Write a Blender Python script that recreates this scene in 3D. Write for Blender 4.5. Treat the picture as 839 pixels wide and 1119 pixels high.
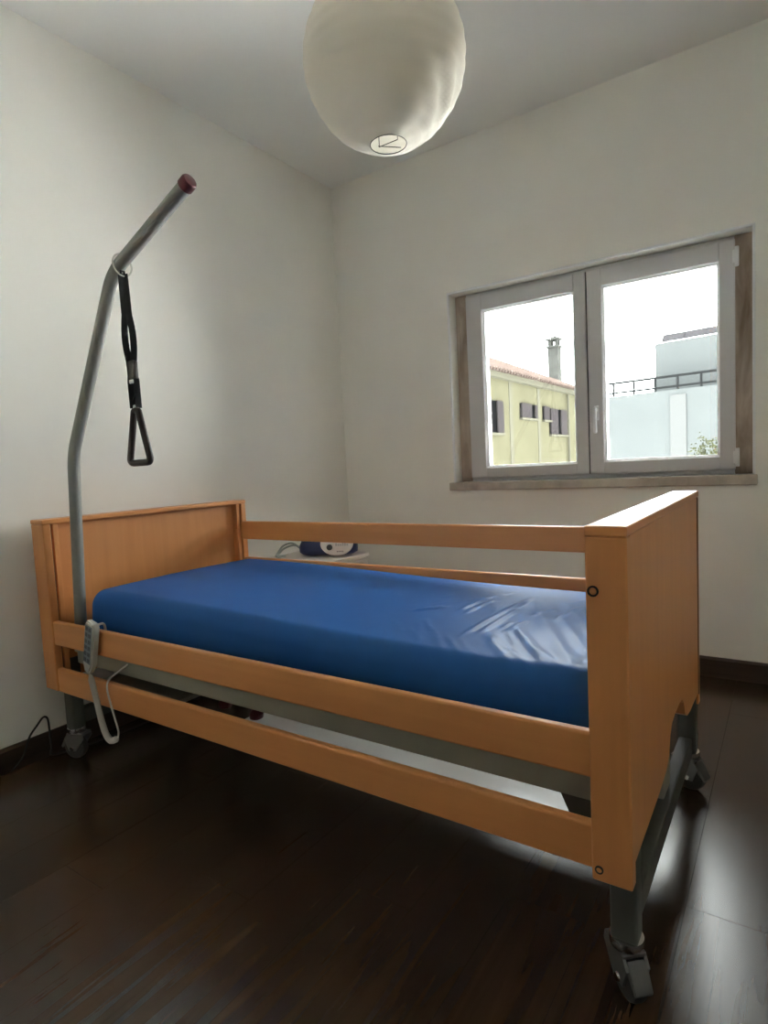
import bpy, bmesh, math, random
from mathutils import Vector, Matrix

sc = bpy.context.scene
for o in list(bpy.data.objects):
    bpy.data.objects.remove(o)
COL = sc.collection
R = math.radians

# ---------------------------------------------------------------- camera
CAM = Vector((2.4232, -1.1241, 1.1229))
YAW, PITCH, ROLL, FPX = 0.59984, 0.07856, -0.05040, 651.04
_f = Vector((-math.sin(YAW) * math.cos(PITCH), math.cos(YAW) * math.cos(PITCH), -math.sin(PITCH)))
_r = _f.cross(Vector((0, 0, 1))).normalized()
_u = _r.cross(_f)
_r2 = _r * math.cos(ROLL) + _u * math.sin(ROLL)
_u2 = -_r * math.sin(ROLL) + _u * math.cos(ROLL)
cd = bpy.data.cameras.new('camera')
cam = bpy.data.objects.new('camera', cd)
COL.objects.link(cam)
cd.sensor_fit = 'HORIZONTAL'
cd.sensor_width = 36.0
cd.lens = 36.0 * FPX / 839.0
cd.clip_start = 0.02
cd.clip_end = 500
M = Matrix((_r2, _u2, -_f)).transposed().to_4x4()
M.translation = CAM
cam.matrix_world = M
sc.camera = cam


def ray(px, py):
    return (_r2 * ((px - 419.5) / FPX) - _u2 * ((py - 559.5) / FPX) + _f)


def at_z(px, py, z):
    d = ray(px, py)
    return CAM + d * ((z - CAM.z) / d.z)


def at_plane(px, py, p, n):
    d = ray(px, py)
    return CAM + d * ((p - CAM).dot(n) / d.dot(n))


# ---------------------------------------------------------------- world and light
SKY = 21.0
w = bpy.data.worlds.new('overcast_sky')
sc.world = w
w.use_nodes = True
bg = w.node_tree.nodes['Background']
bg.inputs[0].default_value = (0.97, 1.0, 0.985, 1)
bg.inputs[1].default_value = SKY

XW, YB, XR, YF, HC = -0.103, 2.139, 3.00, -1.95, 2.97     # room: left wall, window wall, right wall, rear wall, ceiling
WX1, WX2, WZ1, WZ2 = 0.727, 2.288, 0.994, 2.12            # window opening

pl = bpy.data.lights.new('window_portal', 'AREA')          # sampling guide for the sky through the window
pl.shape = 'RECTANGLE'
pl.size = WX2 - WX1
pl.size_y = WZ2 - WZ1
pl.cycles.is_portal = True
po = bpy.data.objects.new('window_portal', pl)
COL.objects.link(po)
po.location = ((WX1 + WX2) / 2, YB + 0.235, (WZ1 + WZ2) / 2)
po.rotation_euler = (R(-90), 0, 0)

HX0, HX1, HYB = 1.60, XR, -4.4                            # added unseen hallway, dark to hold back bounce light

sl_ = bpy.data.lights.new('added_sun', 'SUN')               # unseen high sun, added so the ground bounces light to the ceiling
sl_.energy = 110.0
sl_.angle = R(14)
sl_.color = (1.0, 1.0, 1.0)
so = bpy.data.objects.new('added_sun', sl_)
COL.objects.link(so)
so.rotation_euler = Vector((0.05, 0.14, -0.98)).to_track_quat('-Z', 'Y').to_euler()

sc.view_settings.view_transform = 'Standard'
sc.view_settings.look = 'None'
sc.view_settings.exposure = 0.0
sc.view_settings.gamma = 1.0
sc.view_settings.use_curve_mapping = False
sc.cycles.max_bounces = 14
sc.cycles.diffuse_bounces = 9
sc.cycles.glossy_bounces = 5
sc.cycles.transparent_max_bounces = 12
sc.cycles.caustics_reflective = True
sc.cycles.caustics_refractive = False
sc.cycles.sample_clamp_indirect = 0.0

# ---------------------------------------------------------------- materials
MATS = {}


def nmat(name):
    m = bpy.data.materials.new(name)
    m.use_nodes = True
    MATS[name] = m
    nt = m.node_tree
    return m, nt, nt.nodes['Principled BSDF']


def nd(nt, kind, **kw):
    n = nt.nodes.new(kind)
    for k, v in kw.items():
        setattr(n, k, v)
    return n


def plain(name, col, rough=0.5, metal=0.0, spec=0.5, noise=0.0, scale=20, bump=0.0, bscale=80, coat=0.0, bdist=0.002):
    m, nt, b = nmat(name)
    b.inputs['Roughness'].default_value = rough
    b.inputs['Metallic'].default_value = metal
    b.inputs['Specular IOR Level'].default_value = spec
    b.inputs['Coat Weight'].default_value = coat
    b.inputs['Base Color'].default_value = (*col, 1)
    tc = nd(nt, 'ShaderNodeTexCoord')
    if noise:
        n = nd(nt, 'ShaderNodeTexNoise')
        n.inputs['Scale'].default_value = scale
        n.inputs['Detail'].default_value = 5
        nt.links.new(tc.outputs['Object'], n.inputs['Vector'])
        r = nd(nt, 'ShaderNodeValToRGB')
        r.color_ramp.elements[0].position = 0.3
        r.color_ramp.elements[1].position = 0.7
        r.color_ramp.elements[0].color = (*[c * (1 - noise) for c in col], 1)
        r.color_ramp.elements[1].color = (*[min(1, c * (1 + noise)) for c in col], 1)
        nt.links.new(n.outputs['Fac'], r.inputs[0])
        nt.links.new(r.outputs[0], b.inputs['Base Color'])
    if bump:
        n2 = nd(nt, 'ShaderNodeTexNoise')
        n2.inputs['Scale'].default_value = bscale
        n2.inputs['Detail'].default_value = 4
        nt.links.new(tc.outputs['Object'], n2.inputs['Vector'])
        bp = nd(nt, 'ShaderNodeBump')
        bp.inputs['Strength'].default_value = bump
        bp.inputs['Distance'].default_value = bdist
        nt.links.new(n2.outputs['Fac'], bp.inputs['Height'])
        nt.links.new(bp.outputs[0], b.inputs['Normal'])
    return m


def wood(name, c_dark, c_light, axis, rough=0.35, stretch=14, scale=30, spec=0.5, bump=0.05):
    """grain runs along the given axis (0, 1, 2)"""
    m, nt, b = nmat(name)
    tc = nd(nt, 'ShaderNodeTexCoord')
    oi = nd(nt, 'ShaderNodeObjectInfo')
    mp = nd(nt, 'ShaderNodeMapping')
    s = [scale] * 3
    s[axis] = scale / stretch
    mp.inputs['Scale'].default_value = s
    ad = nd(nt, 'ShaderNodeVectorMath', operation='SCALE')
    cb = nd(nt, 'ShaderNodeCombineXYZ')
    for i in range(3):
        nt.links.new(oi.outputs['Random'], cb.inputs[i])
    ad.inputs['Scale'].default_value = 37.0
    nt.links.new(cb.outputs[0], ad.inputs[0])
    va = nd(nt, 'ShaderNodeVectorMath', operation='ADD')
    nt.links.new(tc.outputs['Object'], mp.inputs['Vector'])
    nt.links.new(mp.outputs[0], va.inputs[0])
    nt.links.new(ad.outputs[0], va.inputs[1])
    n = nd(nt, 'ShaderNodeTexNoise')
    n.inputs['Scale'].default_value = 1.0
    n.inputs['Detail'].default_value = 6
    n.inputs['Distortion'].default_value = 0.6
    nt.links.new(va.outputs[0], n.inputs['Vector'])
    r = nd(nt, 'ShaderNodeValToRGB')
    r.color_ramp.elements[0].position = 0.28
    r.color_ramp.elements[1].position = 0.72
    r.color_ramp.elements[0].color = (*c_dark, 1)
    r.color_ramp.elements[1].color = (*c_light, 1)
    nt.links.new(n.outputs['Fac'], r.inputs[0])
    nt.links.new(r.outputs[0], b.inputs['Base Color'])
    b.inputs['Roughness'].default_value = rough
    b.inputs['Specular IOR Level'].default_value = spec
    if bump:
        bp = nd(nt, 'ShaderNodeBump')
        bp.inputs['Strength'].default_value = bump
        bp.inputs['Distance'].default_value = 0.001
        nt.links.new(n.outputs['Fac'], bp.inputs['Height'])
        nt.links.new(bp.outputs[0], b.inputs['Normal'])
    return m


WALL = plain('wall_paint', (0.865, 0.852, 0.800), 0.85, noise=0.02, scale=3, bump=0.25, bscale=160, bdist=0.001)
CEIL = plain('ceiling_paint', (0.89, 0.89, 0.87), 0.9, bump=0.15, bscale=120, bdist=0.001)
SKIRT = wood('skirting_wood', (0.030, 0.016, 0.010), (0.055, 0.030, 0.019), 0, 0.4)
SKIRT_Y = wood('skirting_wood_deep', (0.030, 0.016, 0.010), (0.055, 0.030, 0.019), 1, 0.4)
PLANK = wood('dark_plank', (0.034, 0.018, 0.010), (0.064, 0.035, 0.020), 1, 0.25, stretch=18, scale=26, spec=0.8, bump=0.09)
SUBFLOOR = plain('sub_floor', (0.02, 0.014, 0.01), 0.8)
HALLW = plain('added_hall_dark', (0.10, 0.075, 0.055), 0.7)  # dark tone keeps the added hall from bouncing light back
BEECH = dict(c_dark=(0.69, 0.285, 0.092), c_light=(0.745, 0.322, 0.110))
BEECH_X = wood('beech_long', axis=0, rough=0.36, **BEECH)
BEECH_Y = wood('beech_cross', axis=1, rough=0.34, **BEECH)
BEECH_Z = wood('beech_upright', axis=2, rough=0.36, **BEECH)
DARKSLOT = plain('slot_dark', (0.012, 0.009, 0.008), 0.7)
FRAME = plain('frame_grey_green', (0.34, 0.345, 0.29), 0.45, noise=0.06, scale=8)
FRAME_L = plain('leg_grey', (0.085, 0.088, 0.078), 0.5, noise=0.08, scale=10)
FRAME_D = plain('frame_dark', (0.09, 0.092, 0.085), 0.5, noise=0.1, scale=10)
PANELW = plain('pale_base_panel', (0.74, 0.735, 0.71), 0.22, spec=0.6, bump=0.06, bscale=40)
CHROME = plain('chrome', (0.75, 0.75, 0.76), 0.18, metal=1.0)
STEEL = plain('steel', (0.22, 0.22, 0.22), 0.35, metal=0.8)
RUBBER = plain('rubber_grey', (0.05, 0.05, 0.05), 0.65)
PEDAL = plain('pedal_grey', (0.13, 0.13, 0.13), 0.5)
POLE = plain('pole_powder_coat', (0.27, 0.27, 0.25), 0.45, noise=0.03, scale=15)
REDCAP = plain('dark_red_plastic', (0.10, 0.012, 0.018), 0.4)
STRAP = plain('black_webbing', (0.012, 0.013, 0.014), 0.75, bump=0.4, bscale=400)
GRIP = plain('dark_brown_plastic', (0.035, 0.022, 0.020), 0.4)
CLEARISH = plain('milky_ring', (0.62, 0.62, 0.56), 0.25)
REMOTE = plain('handset_grey', (0.60, 0.60, 0.56), 0.45)
KEYPAD = plain('handset_keypad', (0.22, 0.26, 0.30), 0.5)
KEY = plain('handset_key', (0.10, 0.12, 0.15), 0.45)
CORD_W = plain('pale_cord', (0.55, 0.52, 0.48), 0.5)
CORD_B = plain('black_cord', (0.01, 0.01, 0.01), 0.5)
WHITEFURN = plain('white_laminate', (0.82, 0.80, 0.75), 0.4)
PUMPBLUE = plain('pump_navy', (0.035, 0.055, 0.16), 0.35)
PUMPWHITE = plain('pump_white', (0.85, 0.86, 0.86), 0.35)
PUMPTXT = plain('pump_print', (0.30, 0.32, 0.36), 0.5)
HOSE = plain('hose_clear', (0.42, 0.47, 0.44), 0.3)
PVC = plain('pvc_grey_white', (0.62, 0.62, 0.63), 0.35)
BEAD = plain('pvc_bead', (0.80, 0.81, 0.82), 0.3)
GASKET = plain('gasket', (0.015, 0.015, 0.015), 0.7)
OLDWOOD = wood('weathered_jamb', (0.22, 0.16, 0.115), (0.58, 0.50, 0.43), 2, 0.7, stretch=5, scale=16, spec=0.2)
STONE = plain('sill_stone', (0.50, 0.45, 0.39), 0.45, noise=0.18, scale=12)
HOUSE_Y = plain('yellow_render', (0.0311, 0.0296, 0.0195), 0.9, spec=0.0, noise=0.10, scale=1.2)
HOUSE_T = plain('house_trim', (0.0329, 0.0317, 0.0244), 0.9, spec=0.0)
ROOF = plain('clay_tile', (0.0271, 0.0209, 0.0182), 0.9, spec=0.0, noise=0.2, scale=2)
SHUT = plain('grey_shutter', (0.0130, 0.0116, 0.0121), 0.8, spec=0.0)
DARKWIN = plain('dark_opening', (0.0017, 0.0018, 0.0020), 0.4, spec=0.0)
CHIM = plain('weathered_chimney', (0.0244, 0.0249, 0.0234), 0.9, spec=0.0, noise=0.25, scale=3)
WHITEB = plain('white_render', (0.0282, 0.0308, 0.0311), 0.9, spec=0.0, noise=0.04, scale=0.6)
WHITEB2 = plain('white_pilaster', (0.0323, 0.0335, 0.0335), 0.9, spec=0.0)
RAILM = plain('terrace_rail', (0.0052, 0.0056, 0.0058), 0.6, spec=0.0)
SOLAR = plain('solar_panel', (0.0097, 0.0094, 0.0100), 0.3, spec=0.0)
GROUND = plain('outside_ground', (0.76, 0.76, 0.74), 0.95, spec=0.0)
LEAF = plain('olive_leaf', (0.0130, 0.0139, 0.0070), 0.7, spec=0.0, noise=0.5, scale=6)
BARK = plain('bark', (0.0058, 0.0042, 0.0030), 0.9, spec=0.0)

# mattress cover: coated navy fabric
m, nt, b = nmat('navy_coated_fabric')
b.inputs['Base Color'].default_value = (0.026, 0.116, 0.370, 1)
b.inputs['Roughness'].default_value = 0.5
b.inputs['Specular IOR Level'].default_value = 0.06
b.inputs['Coat Weight'].default_value = 0.05
b.inputs['Coat Roughness'].default_value = 0.13
tc = nd(nt, 'ShaderNodeTexCoord')
n2 = nd(nt, 'ShaderNodeTexNoise')
n2.inputs['Scale'].default_value = 9
n2.inputs['Detail'].default_value = 4
nt.links.new(tc.outputs['Object'], n2.inputs['Vector'])
bp = nd(nt, 'ShaderNodeBump')
bp.inputs['Strength'].default_value = 0.12
bp.inputs['Distance'].default_value = 0.01
nt.links.new(n2.outputs['Fac'], bp.inputs['Height'])
nt.links.new(bp.outputs[0], b.inputs['Normal'])
NAVY = m

# paper: diffuse and translucent
m, nt, b = nmat('rice_paper')
b.inputs['Base Color'].default_value = (0.74, 0.71, 0.64, 1)
b.inputs['Roughness'].default_value = 0.8
b.inputs['Specular IOR Level'].default_value = 0.2
tr = nd(nt, 'ShaderNodeBsdfTranslucent')
tr.inputs[0].default_value = (0.78, 0.74, 0.66, 1)
mx = nd(nt, 'ShaderNodeMixShader')
mx.inputs[0].default_value = 0.30
nt.links.new(b.outputs[0], mx.inputs[1])
nt.links.new(tr.outputs[0], mx.inputs[2])
nt.links.new(mx.outputs[0], nt.nodes['Material Output'].inputs[0])
PAPER = m

# window glass: clear pane with its faint mirror
m, nt, b = nmat('clear_glass')
tp = nd(nt, 'ShaderNodeBsdfTransparent')
tp.inputs[0].default_value = (0.96, 0.975, 0.97, 1)
gl = nd(nt, 'ShaderNodeBsdfGlossy')
gl.inputs['Roughness'].default_value = 0.02
fr = nd(nt, 'ShaderNodeFresnel')
fr.inputs[0].default_value = 1.45
mx = nd(nt, 'ShaderNodeMixShader')
nt.links.new(fr.outputs[0], mx.inputs[0])
nt.links.new(tp.outputs[0], mx.inputs[1])
nt.links.new(gl.outputs[0], mx.inputs[2])
nt.links.new(mx.outputs[0], nt.nodes['Material Output'].inputs[0])
GLASS = m

# ---------------------------------------------------------------- mesh helpers
ORG = {}


def B():
    return bmesh.new()


def box(bm, x0, x1, y0, y1, z0, z1, bev=0.0, seg=2):
    vs = [bm.verts.new((x, y, z)) for z in (z0, z1) for y in (y0, y1) for x in (x0, x1)]
    q = [(0, 2, 3, 1), (4, 5, 7, 6), (0, 1, 5, 4), (2, 6, 7, 3), (0, 4, 6, 2), (1, 3, 7, 5)]
    fs = [bm.faces.new([vs[i] for i in f]) for f in q]
    if bev:
        es = list({e for f in fs for e in f.edges})
        bmesh.ops.bevel(bm, geom=es, offset=bev, segments=seg, affect='EDGES', profile=0.5)
    return bm


def prism(bm, pts, axis, a, b_, bev=0.0):
    """extrude a 2D outline (in the two axes other than axis, ascending order) from a to b_"""
    def P(p, t):
        c = list(p)
        c.insert(axis, t)
        return c
    lo = [bm.verts.new(P(p, a)) for p in pts]
    hi = [bm.verts.new(P(p, b_)) for p in pts]
    n = len(pts)
    fs = [bm.faces.new(lo), bm.faces.new(hi)]
    for i in range(n):
        fs.append(bm.faces.new((lo[i], lo[(i + 1) % n], hi[(i + 1) % n], hi[i])))
    if bev:
        bmesh.ops.bevel(bm, geom=[e for f in fs[:2] for e in f.edges], offset=bev, segments=2, affect='EDGES')
    bmesh.ops.recalc_face_normals(bm, faces=bm.faces)
    return bm


def tube(bm, pts, r, n=12, closed=False, caps=True, radii=None):
    pts = [Vector(p) for p in pts]
    k = len(pts)
    rings = []
    up = None
    for i, p in enumerate(pts):
        if closed:
            t = (pts[(i + 1) % k] - pts[i - 1]).normalized()
        elif i == 0:
            t = (pts[1] - p).normalized()
        elif i == k - 1:
            t = (p - pts[i - 1]).normalized()
        else:
            t = ((pts[i + 1] - p).normalized() + (p - pts[i - 1]).normalized()).normalized()
        if up is None:
            up = t.orthogonal().normalized()
        up = (up - t * up.dot(t)).normalized()
        s = t.cross(up)
        rr = radii[i] if radii else r
        rings.append([bm.verts.new(p + (up * math.cos(2 * math.pi * j / n) + s * math.sin(2 * math.pi * j / n)) * rr) for j in range(n)])
    for i in range(k if closed else k - 1):
        a, c = rings[i], rings[(i + 1) % k]
        for j in range(n):
            bm.faces.new((a[j], a[(j + 1) % n], c[(j + 1) % n], c[j]))
    if caps and not closed:
        bm.faces.new(rings[0][::-1])
        bm.faces.new(rings[-1])
    bmesh.ops.recalc_face_normals(bm, faces=bm.faces)
    return bm


def lathe(bm, c, prof, axis=2, n=24):
    """prof: list of (radius, offset along axis)"""
    ax = [Vector((1, 0, 0)), Vector((0, 1, 0)), Vector((0, 0, 1))]
    a = ax[axis]
    u, v = ax[(axis + 1) % 3], ax[(axis + 2) % 3]
    c = Vector(c)
    rings = [[bm.verts.new(c + a * h + (u * math.cos(2 * math.pi * j / n) + v * math.sin(2 * math.pi * j / n)) * max(r, 1e-5)) for j in range(n)] for r, h in prof]
    for i in range(len(rings) - 1):
        for j in range(n):
            bm.faces.new((rings[i][j], rings[i][(j + 1) % n], rings[i + 1][(j + 1) % n], rings[i + 1][j]))
    bm.faces.new(rings[0][::-1])
    bm.faces.new(rings[-1])
    bmesh.ops.remove_doubles(bm, verts=bm.verts, dist=1e-5)
    bmesh.ops.recalc_face_normals(bm, faces=bm.faces)
    return bm


def smooth_path(pts, n=8):
    pts = [Vector(p) for p in pts]
    P = [pts[0] * 2 - pts[1]] + pts + [pts[-1] * 2 - pts[-2]]
    out = []
    for i in range(1, len(P) - 2):
        for k in range(n):
            t = k / n
            a, b_, c, d = P[i - 1], P[i], P[i + 1], P[i + 2]
            out.append(0.5 * ((2 * b_) + (c - a) * t + (2 * a - 5 * b_ + 4 * c - d) * t * t + (3 * b_ - a - 3 * c + d) * t ** 3))
    out.append(pts[-1])
    return out


def obj(name, bm, mat, parent=None, smooth=False, angle=40):
    """link a world-space bmesh as one object, its origin at the bottom centre of its bounds"""
    xs = [v.co for v in bm.verts]
    lo = Vector([min(v[i] for v in xs) for i in range(3)])
    hi = Vector([max(v[i] for v in xs) for i in range(3)])
    o = Vector(((lo.x + hi.x) / 2, (lo.y + hi.y) / 2, lo.z))
    bmesh.ops.translate(bm, verts=bm.verts, vec=-o)
    me = bpy.data.meshes.new(name)
    if smooth:
        for f in bm.faces:
            f.smooth = True
        for e in bm.edges:
            if len(e.link_faces) == 2 and e.calc_face_angle(0) > R(angle):
                e.smooth = False
    bm.to_mesh(me)
    bm.free()
    me.materials.append(mat)
    ob = bpy.data.objects.new(name, me)
    COL.objects.link(ob)
    ORG[ob.name] = o
    if parent:
        ob.parent = parent
        ob.location = o - ORG[parent.name]
    else:
        ob.location = o
    return ob


def thing(name, loc, label=None, cat=None, group=None, kind=None):
    e = bpy.data.objects.new(name, None)
    COL.objects.link(e)
    e.location = loc
    e.empty_display_size = 0.1
    ORG[e.name] = Vector(loc)
    tag(e, label, cat, group, kind)
    return e


def tag(o, label=None, cat=None, group=None, kind=None):
    for k, v in (('label', label), ('category', cat), ('group', group), ('kind', kind)):
        if v:
            o[k] = v
    return o


def copy_part(o, world, parent):
    c = o.copy()
    COL.objects.link(c)
    c.parent = parent
    c.location = Vector(world) - (ORG[parent.name] if parent else Vector((0, 0, 0)))
    ORG[c.name] = Vector(world)
    return c


# ================================================================ the room
T = 0.25
fl = obj('floor', box(B(), XW, XR, YF - T, YB, -0.06, -0.006), SUBFLOOR)
tag(fl, 'dark brown laminate plank floor of the bedroom', 'floor', kind='structure')
PW, PL = 0.193, 1.285
random.seed(4)
protos = {}
i = 0
x = XW
while x < XR - 0.001:
    x1 = min(x + PW, XR)
    y = YF - (0.43 * PL * i) % PL
    while y < YB - 0.001:
        a, c = max(y, YF), min(y + PL, YB)
        if c - a > 0.01:
            key = (round(x1 - x, 4), round(c - a, 4))
            if key not in protos:
                protos[key] = obj('plank', box(B(), x + 0.0003, x1 - 0.0003, a + 0.0003, c - 0.0003, -0.006, 0.0, 0.0004, 1), PLANK, fl)
            else:
                copy_part(protos[key], ((x + x1) / 2, (a + c) / 2, -0.006), fl)
        y += PL
    x += PW
    i += 1

tag(obj('ceiling', box(B(), XW - T, XR + T, YF - T, YB + T, HC, HC + 0.2), CEIL), 'plain off-white ceiling', 'ceiling', kind='structure')
tag(obj('wall_left', box(B(), XW - T, XW, YF - T, YB + T, -0.06, HC), WALL), 'white wall behind the headboard', 'wall', kind='structure')
tag(obj('wall_right', box(B(), XR, XR + T, YF - T, YB + T, -0.06, HC), WALL), 'white wall beside the window, out of view', 'wall', kind='structure')
bm = B()
box(bm, XW, WX1, YB, YB + T, -0.06, HC)
box(bm, WX2, XR, YB, YB + T, -0.06, HC)
box(bm, WX1, WX2, YB, YB + T, -0.06, WZ1)
box(bm, WX1, WX2, YB, YB + T, WZ2, HC)
bmesh.ops.remove_doubles(bm, verts=bm.verts, dist=1e-5)
tag(obj('wall_back', bm, WALL), 'white wall with the two-sash window', 'wall', kind='structure')
DX0, DX1, DZ = 1.75, 2.90, 2.50                            # doorway to the added hall, sized to keep the rear dark
bm = B()
box(bm, XW, DX0, YF - T, YF, -0.06, HC)
box(bm, DX1, XR, YF - T, YF, -0.06, HC)
box(bm, DX0, DX1, YF - T, YF, DZ, HC)
bmesh.ops.remove_doubles(bm, verts=bm.verts, dist=1e-5)
tag(obj('wall_front', bm, WALL), 'white wall opposite the window, out of view', 'wall', kind='structure')


def skirting(name, label, pts_axis, a, c, at, sgn):
    h, t = 0.100, 0.014
    prof = [(at, 0.0), (at + sgn * t, 0.0), (at + sgn * t, h - 0.012), (at + sgn * (t - 0.006), h), (at, h)]
    bm = B()
    if pts_axis == 1:
        prism(bm, prof, 1, a, c)
    else:
        prism(bm, prof, 0, a, c)
    return tag(obj(name, bm, SKIRT if pts_axis == 0 else SKIRT_Y), label, 'baseboard', kind='structure')


skirting('baseboard_left', 'dark wooden baseboard along the wall behind the headboard', 1, YF, YB, XW, 1)
skirting('baseboard_back', 'dark wooden baseboard under the window', 0, XW + 0.014, XR - 0.014, YB, -1)
skirting('baseboard_right', 'dark wooden baseboard on the wall out of view', 1, YF, YB, XR, -1)
skirting('baseboard_front', 'dark wooden baseboard on the wall opposite the window', 0, XW + 0.014, DX0 - 0.07, YF, 1)
bm = B()
box(bm, DX0 - 0.06, DX0, YF, YF + 0.015, 0, DZ + 0.06, 0.003, 1)
box(bm, DX1, DX1 + 0.06, YF, YF + 0.015, 0, DZ + 0.06, 0.003, 1)
box(bm, DX0, DX1, YF, YF + 0.015, DZ, DZ + 0.06, 0.003, 1)
tag(obj('trim_1', bm, BEECH_Z), 'wooden trim round the added open doorway, out of view', 'door trim', kind='structure')
# unseen hall added to darken the rear of the room
tag(obj('floor_added_hall', box(B(), HX0 - T, HX1 + T, HYB - T, YF - T, -0.06, 0.0), PLANK), 'added dark hall floor, out of view', 'floor', kind='structure')
tag(obj('ceiling_added_hall', box(B(), HX0 - T, HX1 + T, HYB - T, YF - T, HC, HC + 0.2), CEIL), 'added hall ceiling, out of view', 'ceiling', kind='structure')
tag(obj('wall_added_hall_left', box(B(), HX0 - T, HX0, HYB - T, YF - T, -0.06, HC), HALLW), 'added dark hall wall, out of view', 'wall', kind='structure')
tag(obj('wall_added_hall_right', box(B(), HX1, HX1 + T, HYB - T, YF - T, -0.06, HC), HALLW), 'added dark right hall wall, out of view', 'wall', kind='structure')
tag(obj('wall_added_hall_back', box(B(), HX0, HX1, HYB - T, HYB, -0.06, HC), HALLW), 'added dark far hall wall, out of view', 'wall', kind='structure')

# ---------------------------------------------------------------- window
win = thing('window_1', ((WX1 + WX2) / 2, YB + 0.1, 0.946), 'white two-sash window with a weathered brown jamb and stone sill', 'window', kind='structure')
DJ = YB + 0.102      # face of the jamb
bm = B()
box(bm, WX1, 0.800, DJ, YB + 0.20, WZ1, WZ2, 0.002, 1)
jamb_l = obj('jamb', bm, OLDWOOD, win)
jamb_r = obj('jamb', box(B(), 2.203, WX2, DJ, YB + 0.20, WZ1, WZ2, 0.002, 1), OLDWOOD, win)
obj('head_rail', box(B(), 0.800, 2.203, DJ, YB + 0.20, 2.098, WZ2, 0.002, 1), PVC, win)
obj('bottom_rail', box(B(), 0.800, 2.203, DJ, YB + 0.20, WZ1, 1.018, 0.002, 1), PVC, win)
tag(obj('sill', box(B(), 0.700, 2.300, YB - 0.022, YB + 0.102, 0.946, WZ1, 0.004, 2), STONE, win), 'grey-brown stone window sill')
# corner bead of plaster round the opening
bm = B()
for a in ((WX1 - 0.004, WX1 + 0.008, WZ1, WZ2 + 0.004), (WX2 - 0.008, WX2 + 0.004, WZ1, WZ2 + 0.004), (WX1 - 0.004, WX2 + 0.004, WZ2 - 0.006, WZ2 + 0.006)):
    box(bm, a[0], a[1], YB - 0.004, YB + 0.012, a[2], a[3], 0.002, 1)
obj('corner_bead', bm, BEAD, win)


def sash(x0, x1, z0, z1, gx0, gx1, gz0, gz1, yf):
    yb = yf + 0.065
    bm = B()
    # stepped frame: outer ring, bevelled
    for (a, c, e, g) in ((x0, gx0 - 0.012, z0, z1), (gx1 + 0.012, x1, z0, z1), (gx0 - 0.012, gx1 + 0.012, z0, gz0 - 0.012), (gx0 - 0.012, gx1 + 0.012, gz1 + 0.012, z1)):
        box(bm, a, c, yf, yb, e, g, 0.003, 2)
    s = obj('sash', bm, PVC, win)
    # glazing bead, sloping into the pane
    bm = B()
    O = [(gx0 - 0.013, gz0 - 0.013), (gx1 + 0.013, gz0 - 0.013), (gx1 + 0.013, gz1 + 0.013), (gx0 - 0.013, gz1 + 0.013)]
    I = [(gx0, gz0), (gx1, gz0), (gx1, gz1), (gx0, gz1)]
    o1 = [bm.verts.new((p[0], yf + 0.006, p[1])) for p in O]
    i1 = [bm.verts.new((p[0], yf + 0.022, p[1])) for p in I]
    i2 = [bm.verts.new((p[0], yb, p[1])) for p in I]
    o2 = [bm.verts.new((p[0], yb, p[1])) for p in O]
    for k in range(4):
        j = (k + 1) % 4
        bm.faces.new((o1[k], o1[j], i1[j], i1[k]))
        bm.faces.new((i1[k], i1[j], i2[j], i2[k]))
        bm.faces.new((i2[k], i2[j], o2[j], o2[k]))
        bm.faces.new((o2[k], o2[j], o1[j], o1[k]))
    bmesh.ops.recalc_face_normals(bm, faces=bm.faces)
    obj('glazing_bead', bm, BEAD, s)
    obj('pane', box(B(), gx0 - 0.004, gx1 + 0.004, yf + 0.034, yf + 0.038, gz0 - 0.004, gz1 + 0.004), GLASS, s)
    return s


YS = YB + 0.086
sL = sash(0.803, 1.512, 1.016, 2.102, 0.915, 1.436, 1.088, 2.000, YS)
sR = sash(1.518, 2.206, 1.016, 2.102, 1.605, 2.128, 1.092, 2.000, YS)
obj('meeting_seal', box(B(), 1.512, 1.518, YS + 0.008, YS + 0.055, 1.018, 2.100), GASKET, win)
# handle on the right sash
bm = B()
box(bm, 1.545, 1.571, YS - 0.010, YS, 1.305, 1.385, 0.004, 2)
hp = obj('handle_plate', bm, BEAD, sR, True)
bm = B()
lathe(bm, (1.558, YS - 0.010, 1.362), [(0.009, 0), (0.009, -0.03)], 1, 14)
box(bm, 1.549, 1.567, YS - 0.048, YS - 0.028, 1.235, 1.375, 0.006, 3)
obj('window_handle', bm, BEAD, sR, True)
for z in (2.02, 1.075):
    bm = B()
    lathe(bm, (2.213, YS + 0.006, z - 0.045), [(0.009, 0), (0.010, 0.004), (0.010, 0.086), (0.009, 0.09)], 2, 14)
    box(bm, 2.196, 2.222, YS - 0.004, YS + 0.004, z - 0.03, z + 0.03, 0.002, 1)
    obj('hinge', bm, BEAD, win, True)

# ================================================================ the bed
L, W = 2.18, 1.0216
TH, TF = 0.088, 0.0755
bed = thing('adjustable_bed', (L / 2, W / 2, 0), 'beech-coloured adjustable care bed with side rails, on castors', 'bed')

# ---- headboard
HH, ZH = 0.980, 0.314
bm = B()
box(bm, 0.012, 0.052, 0.055, W - 0.055, 0.345, HH - 0.018, 0.001, 1)
head = obj('headboard', bm, BEECH_Z, bed)


def board_post(x0, x1, y0, y1, z0, z1, parent):
    return obj('post', box(B(), x0, x1, y0, y1, z0, z1, 0.004, 3), BEECH_Z, parent)


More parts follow.
